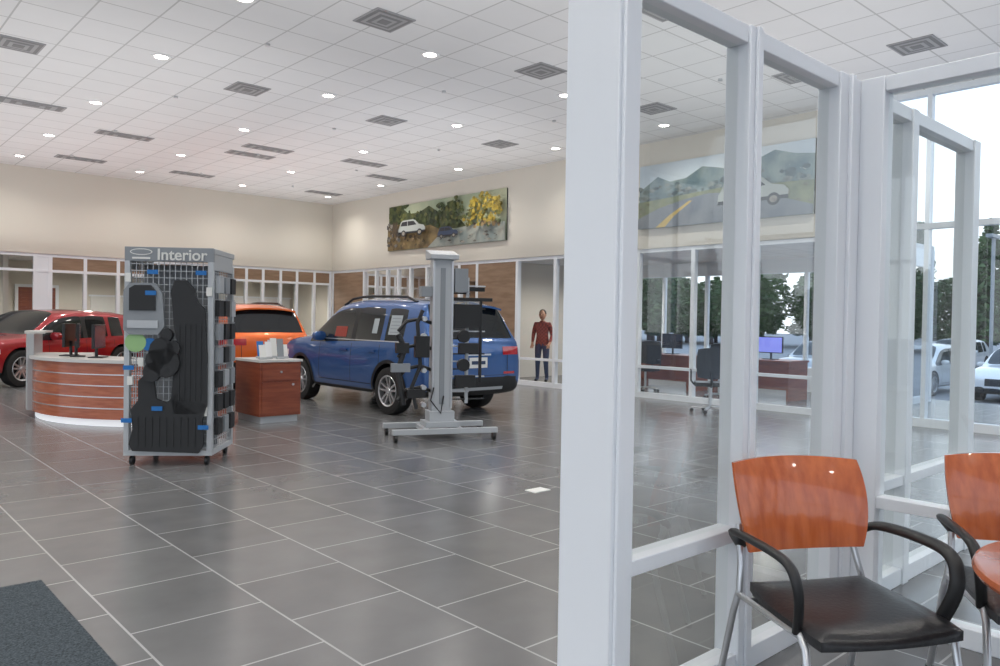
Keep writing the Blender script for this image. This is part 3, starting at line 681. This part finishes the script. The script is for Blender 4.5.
# ---------------------------------------------------------------- person behind the glass
def person(loc,rz):
    r=root('person',loc,rz)
    V=[];E=[];RR=[]
    def v(x,y,z,q,p=None):
        V.append((x,y,z)); RR.append(q)
        if p is not None: E.append((p,len(V)-1))
        return len(V)-1
    pel=v(0,0,.90,.13); sp1=v(0,0,1.06,.12,pel); ch=v(0,.01,1.24,.145,sp1); nb=v(0,0,1.36,.07,ch); nk=v(0,-.01,1.43,.05,nb)
    for s in(-1,1):
        sh=v(s*.16,0,1.32,.062,ch); el=v(s*.22,.03,1.07,.045,sh); wr=v(s*.2,-.12,.90,.028,el); pa=v(s*.19,-.17,.85,.03,wr)
        for k in range(4): f=v(s*.19+(-.03+.02*k),-.20,.82+.005*k,.010,pa); v(s*.19+(-.03+.02*k),-.21,.775+.01*(k%2),.009,f)
        f=v(s*.155,-.19,.86,.011,pa); v(s*.14,-.21,.83,.010,f)
        hp=v(s*.09,0,.84,.095,pel); kn=v(s*.10,-.02*s-.02,.46,.06,hp); an=v(s*.11,.03,.09,.042,kn); v(s*.12,-.12,.045,.04,an)
    me=bpy.data.meshes.new('figure'); me.from_pydata(V,E,[]); o=mk('figure_t',me)
    sk=o.modifiers.new('s','SKIN'); 
    for i,d_ in enumerate(me.skin_vertices[0].data): d_.radius=(RR[i],RR[i]); d_.use_root=(i==0)
    ss=o.modifiers.new('ss','SUBSURF'); ss.levels=2
    dg=bpy.context.evaluated_depsgraph_get(); dg.update(); nm=bpy.data.meshes.new_from_object(o.evaluated_get(dg)); bpy.data.objects.remove(o)
    nm.materials.clear()
    for m in(M_skin,M_plaid,M_jean,M_black): nm.materials.append(m)
    for p in nm.polygons:
        z=p.center.z; p.use_smooth=True
        wrist=abs(p.center.x)>.12 and p.center.y<-.10 and z<.93 and z>.7
        p.material_index=0 if (z>1.395 or wrist) else 1 if z>.86 else 3 if z<.08 else 2
    mk('figure',nm,parent=r)
    h=MB()
    def ell(c,rx,ry,rz_,m,n=16):
        vs=[];fs=[]
        for i in range(n+1):
            th=pi*i/n
            for k in range(n): a=2*pi*k/n; vs.append((c[0]+rx*math.sin(th)*math.cos(a),c[1]+ry*math.sin(th)*math.sin(a),c[2]+rz_*math.cos(th)))
        for i in range(n):
            for k in range(n): fs.append((i*n+k,i*n+(k+1)%n,(i+1)*n+(k+1)%n,(i+1)*n+k))
        h.add(vs,fs,m,True)
    ell((0,-.02,1.53),.075,.092,.115,M_skin); ell((0,.005,1.56),.082,.093,.10,M_hair)
    ell((0,-.115,1.52),.012,.018,.022,M_skin,8); ell((0,-.105,1.475),.025,.008,.008,M_redseat,8)
    for s in(-1,1): ell((s*.03,-.103,1.54),.012,.007,.007,M_black,8); ell((s*.077,-.01,1.53),.01,.018,.028,M_skin,8)
    h.obj('head',parent=r)
M_plaid=mat('plaid_shirt',(.4,.03,.03),.8)
nt=M_plaid.node_tree; ck=nt.nodes.new('ShaderNodeTexChecker'); ck.inputs['Scale'].default_value=26; ck.inputs['Color1'].default_value=(.38,.08,.06,1); ck.inputs['Color2'].default_value=(.15,.05,.05,1)
tc=nt.nodes.new('ShaderNodeTexCoord'); nt.links.new(tc.outputs['Object'],ck.inputs[0]); nt.links.new(ck.outputs[0],nt.nodes['Principled BSDF'].inputs['Base Color'])
person((12.4,12.25,0),math.radians(-60))
# ---------------------------------------------------------------- outside
MB().bb(-120,160,-120,160,-.7,-.6,M_asph).obj('ground')
def leafy(name,prof,n,zt):
    t=MB(); t.tube([(0,0,0),(.05,0,zt*.4),(0,0,zt*.9)],[.2,.14,.03],M_bark,8)
    vs=[];fs=[]
    for i in range(n):
        z=random.uniform(.12,1); R=prof(z)*math.sqrt(random.uniform(.25,1)); a=random.uniform(0,2*pi)
        c=Vector((R*math.cos(a),R*math.sin(a),z*zt)); s=random.uniform(.12,.30); o=len(vs)
        for k in range(3): vs.append(c+Vector((random.uniform(-1,1),random.uniform(-1,1),random.uniform(-.8,.5)))*s*1.3)
        fs.append((o,o+1,o+2))
    t.add(vs,fs,M_leaf,False); return t.mesh(name)
TM=leafy('pine_tree',lambda z:1.9*(1.02-z)*(1+.18*math.sin(z*40)),3200,7.2)
TM2=leafy('broadleaf_tree',lambda z:2.3*math.sqrt(max(0,1-((z-.6)/.42)**2)) if z>.2 else .1,3200,5.8)
tr=root('tree_line',(0,0,-.6))
for i in range(100):
    y=-60+i*1.3; x=66+random.uniform(-6,6)
    o=mk('tree',TM if random.random()<.5 else TM2,(x,y,0),random.uniform(0,6),tr); s=random.uniform(.9,1.3); o.scale=(s,s,s*random.uniform(.9,1.15))
for i in range(44):
    x=-40+i*2.4; o=mk('tree',TM if random.random()<.5 else TM2,(x,-42+random.uniform(-3,3),0),random.uniform(0,6),tr); s=random.uniform(.9,1.3); o.scale=(s,s,s)
lp=MB(); lp.cyl((0,0,0),(0,0,5.6),.07,M_grey,10); lp.bb(-.6,.6,-.12,.12,5.55,5.68,M_grey); lp.obj('parking_lamp_post',(35,9.6,-.6))
# ---------------------------------------------------------------- light
for (x,y,z,e) in[(13.6,7.4,2.79,110),(13.6,11.6,2.79,140),(13.6,15.5,2.79,150),(13.6,18.8,2.79,140),(10.3,22,2.79,170),(5.8,22,2.79,170),(1,22,2.79,160)]:
    l=bpy.data.lights.new('office_fill','SPOT'); l.spot_size=2.9; l.spot_blend=.5; l.energy=e; l.color=(1,.95,.88); l.shadow_soft_size=.08  # fill spots added to light the rooms behind the storefronts, without fixtures
    o=bpy.data.objects.new('office_fill',l); C.objects.link(o); o.location=(x,y,z)
for x in(-4,2.8,8.6):
    for y in(-3,4.5,11.5,17):
        l=bpy.data.lights.new('ceiling_fill','AREA'); l.shape='RECTANGLE'; l.size=5; l.size_y=5.5; l.energy=46; l.color=(1,.985,.98)  # unseen fill light added to brighten the ceiling, no fixture here
        o=bpy.data.objects.new('ceiling_fill',l); C.objects.link(o); o.location=(x,y,2.9); o.rotation_euler=(pi,0,0)
def portal(loc,rot,sx,sy):
    l=bpy.data.lights.new('window_portal','AREA'); l.shape='RECTANGLE'; l.size=sx; l.size_y=sy; l.cycles.is_portal=True
    o=bpy.data.objects.new('window_portal',l); C.objects.link(o); o.location=loc; o.rotation_euler=rot
portal((XW+.2,-.85,H/2),(0,pi/2,0),H,12.3)
portal((.8,YF-.2,H/2),(pi/2,0,0),21.6,H)
portal((XL-.2,6.6,H/2),(0,-pi/2,0),H,27)
w=bpy.data.worlds.new('sky'); bpy.context.scene.world=w; w.use_nodes=True; nt=w.node_tree; bg=nt.nodes['Background']
tc=nt.nodes.new('ShaderNodeTexCoord'); sp_=nt.nodes.new('ShaderNodeSeparateXYZ'); cr=nt.nodes.new('ShaderNodeValToRGB')
nt.links.new(tc.outputs['Generated'],sp_.inputs[0]); nt.links.new(sp_.outputs['Z'],cr.inputs[0]); nt.links.new(cr.outputs[0],bg.inputs[0])
cr.color_ramp.elements[0].color=(.85,.9,.96,1); cr.color_ramp.elements[0].position=.05
cr.color_ramp.elements[1].color=(.50,.66,.92,1); cr.color_ramp.elements[1].position=.6
bg.inputs[1].default_value=1.6
# ---------------------------------------------------------------- camera
cd=bpy.data.cameras.new('camera'); cam=bpy.data.objects.new('camera',cd); C.objects.link(cam)
cd.lens=27.8; cd.sensor_width=36; cd.clip_end=500
cam.matrix_world=Matrix.Translation((0,0,1.4))@Matrix.Rotation(math.radians(-42.2),4,'Z')@Matrix.Rotation(math.radians(89.04),4,'X')@Matrix.Rotation(math.radians(.9),4,'Z')
bpy.context.scene.camera=cam
bpy.context.scene.view_settings.view_transform='Standard'
bpy.context.scene.view_settings.exposure=.3
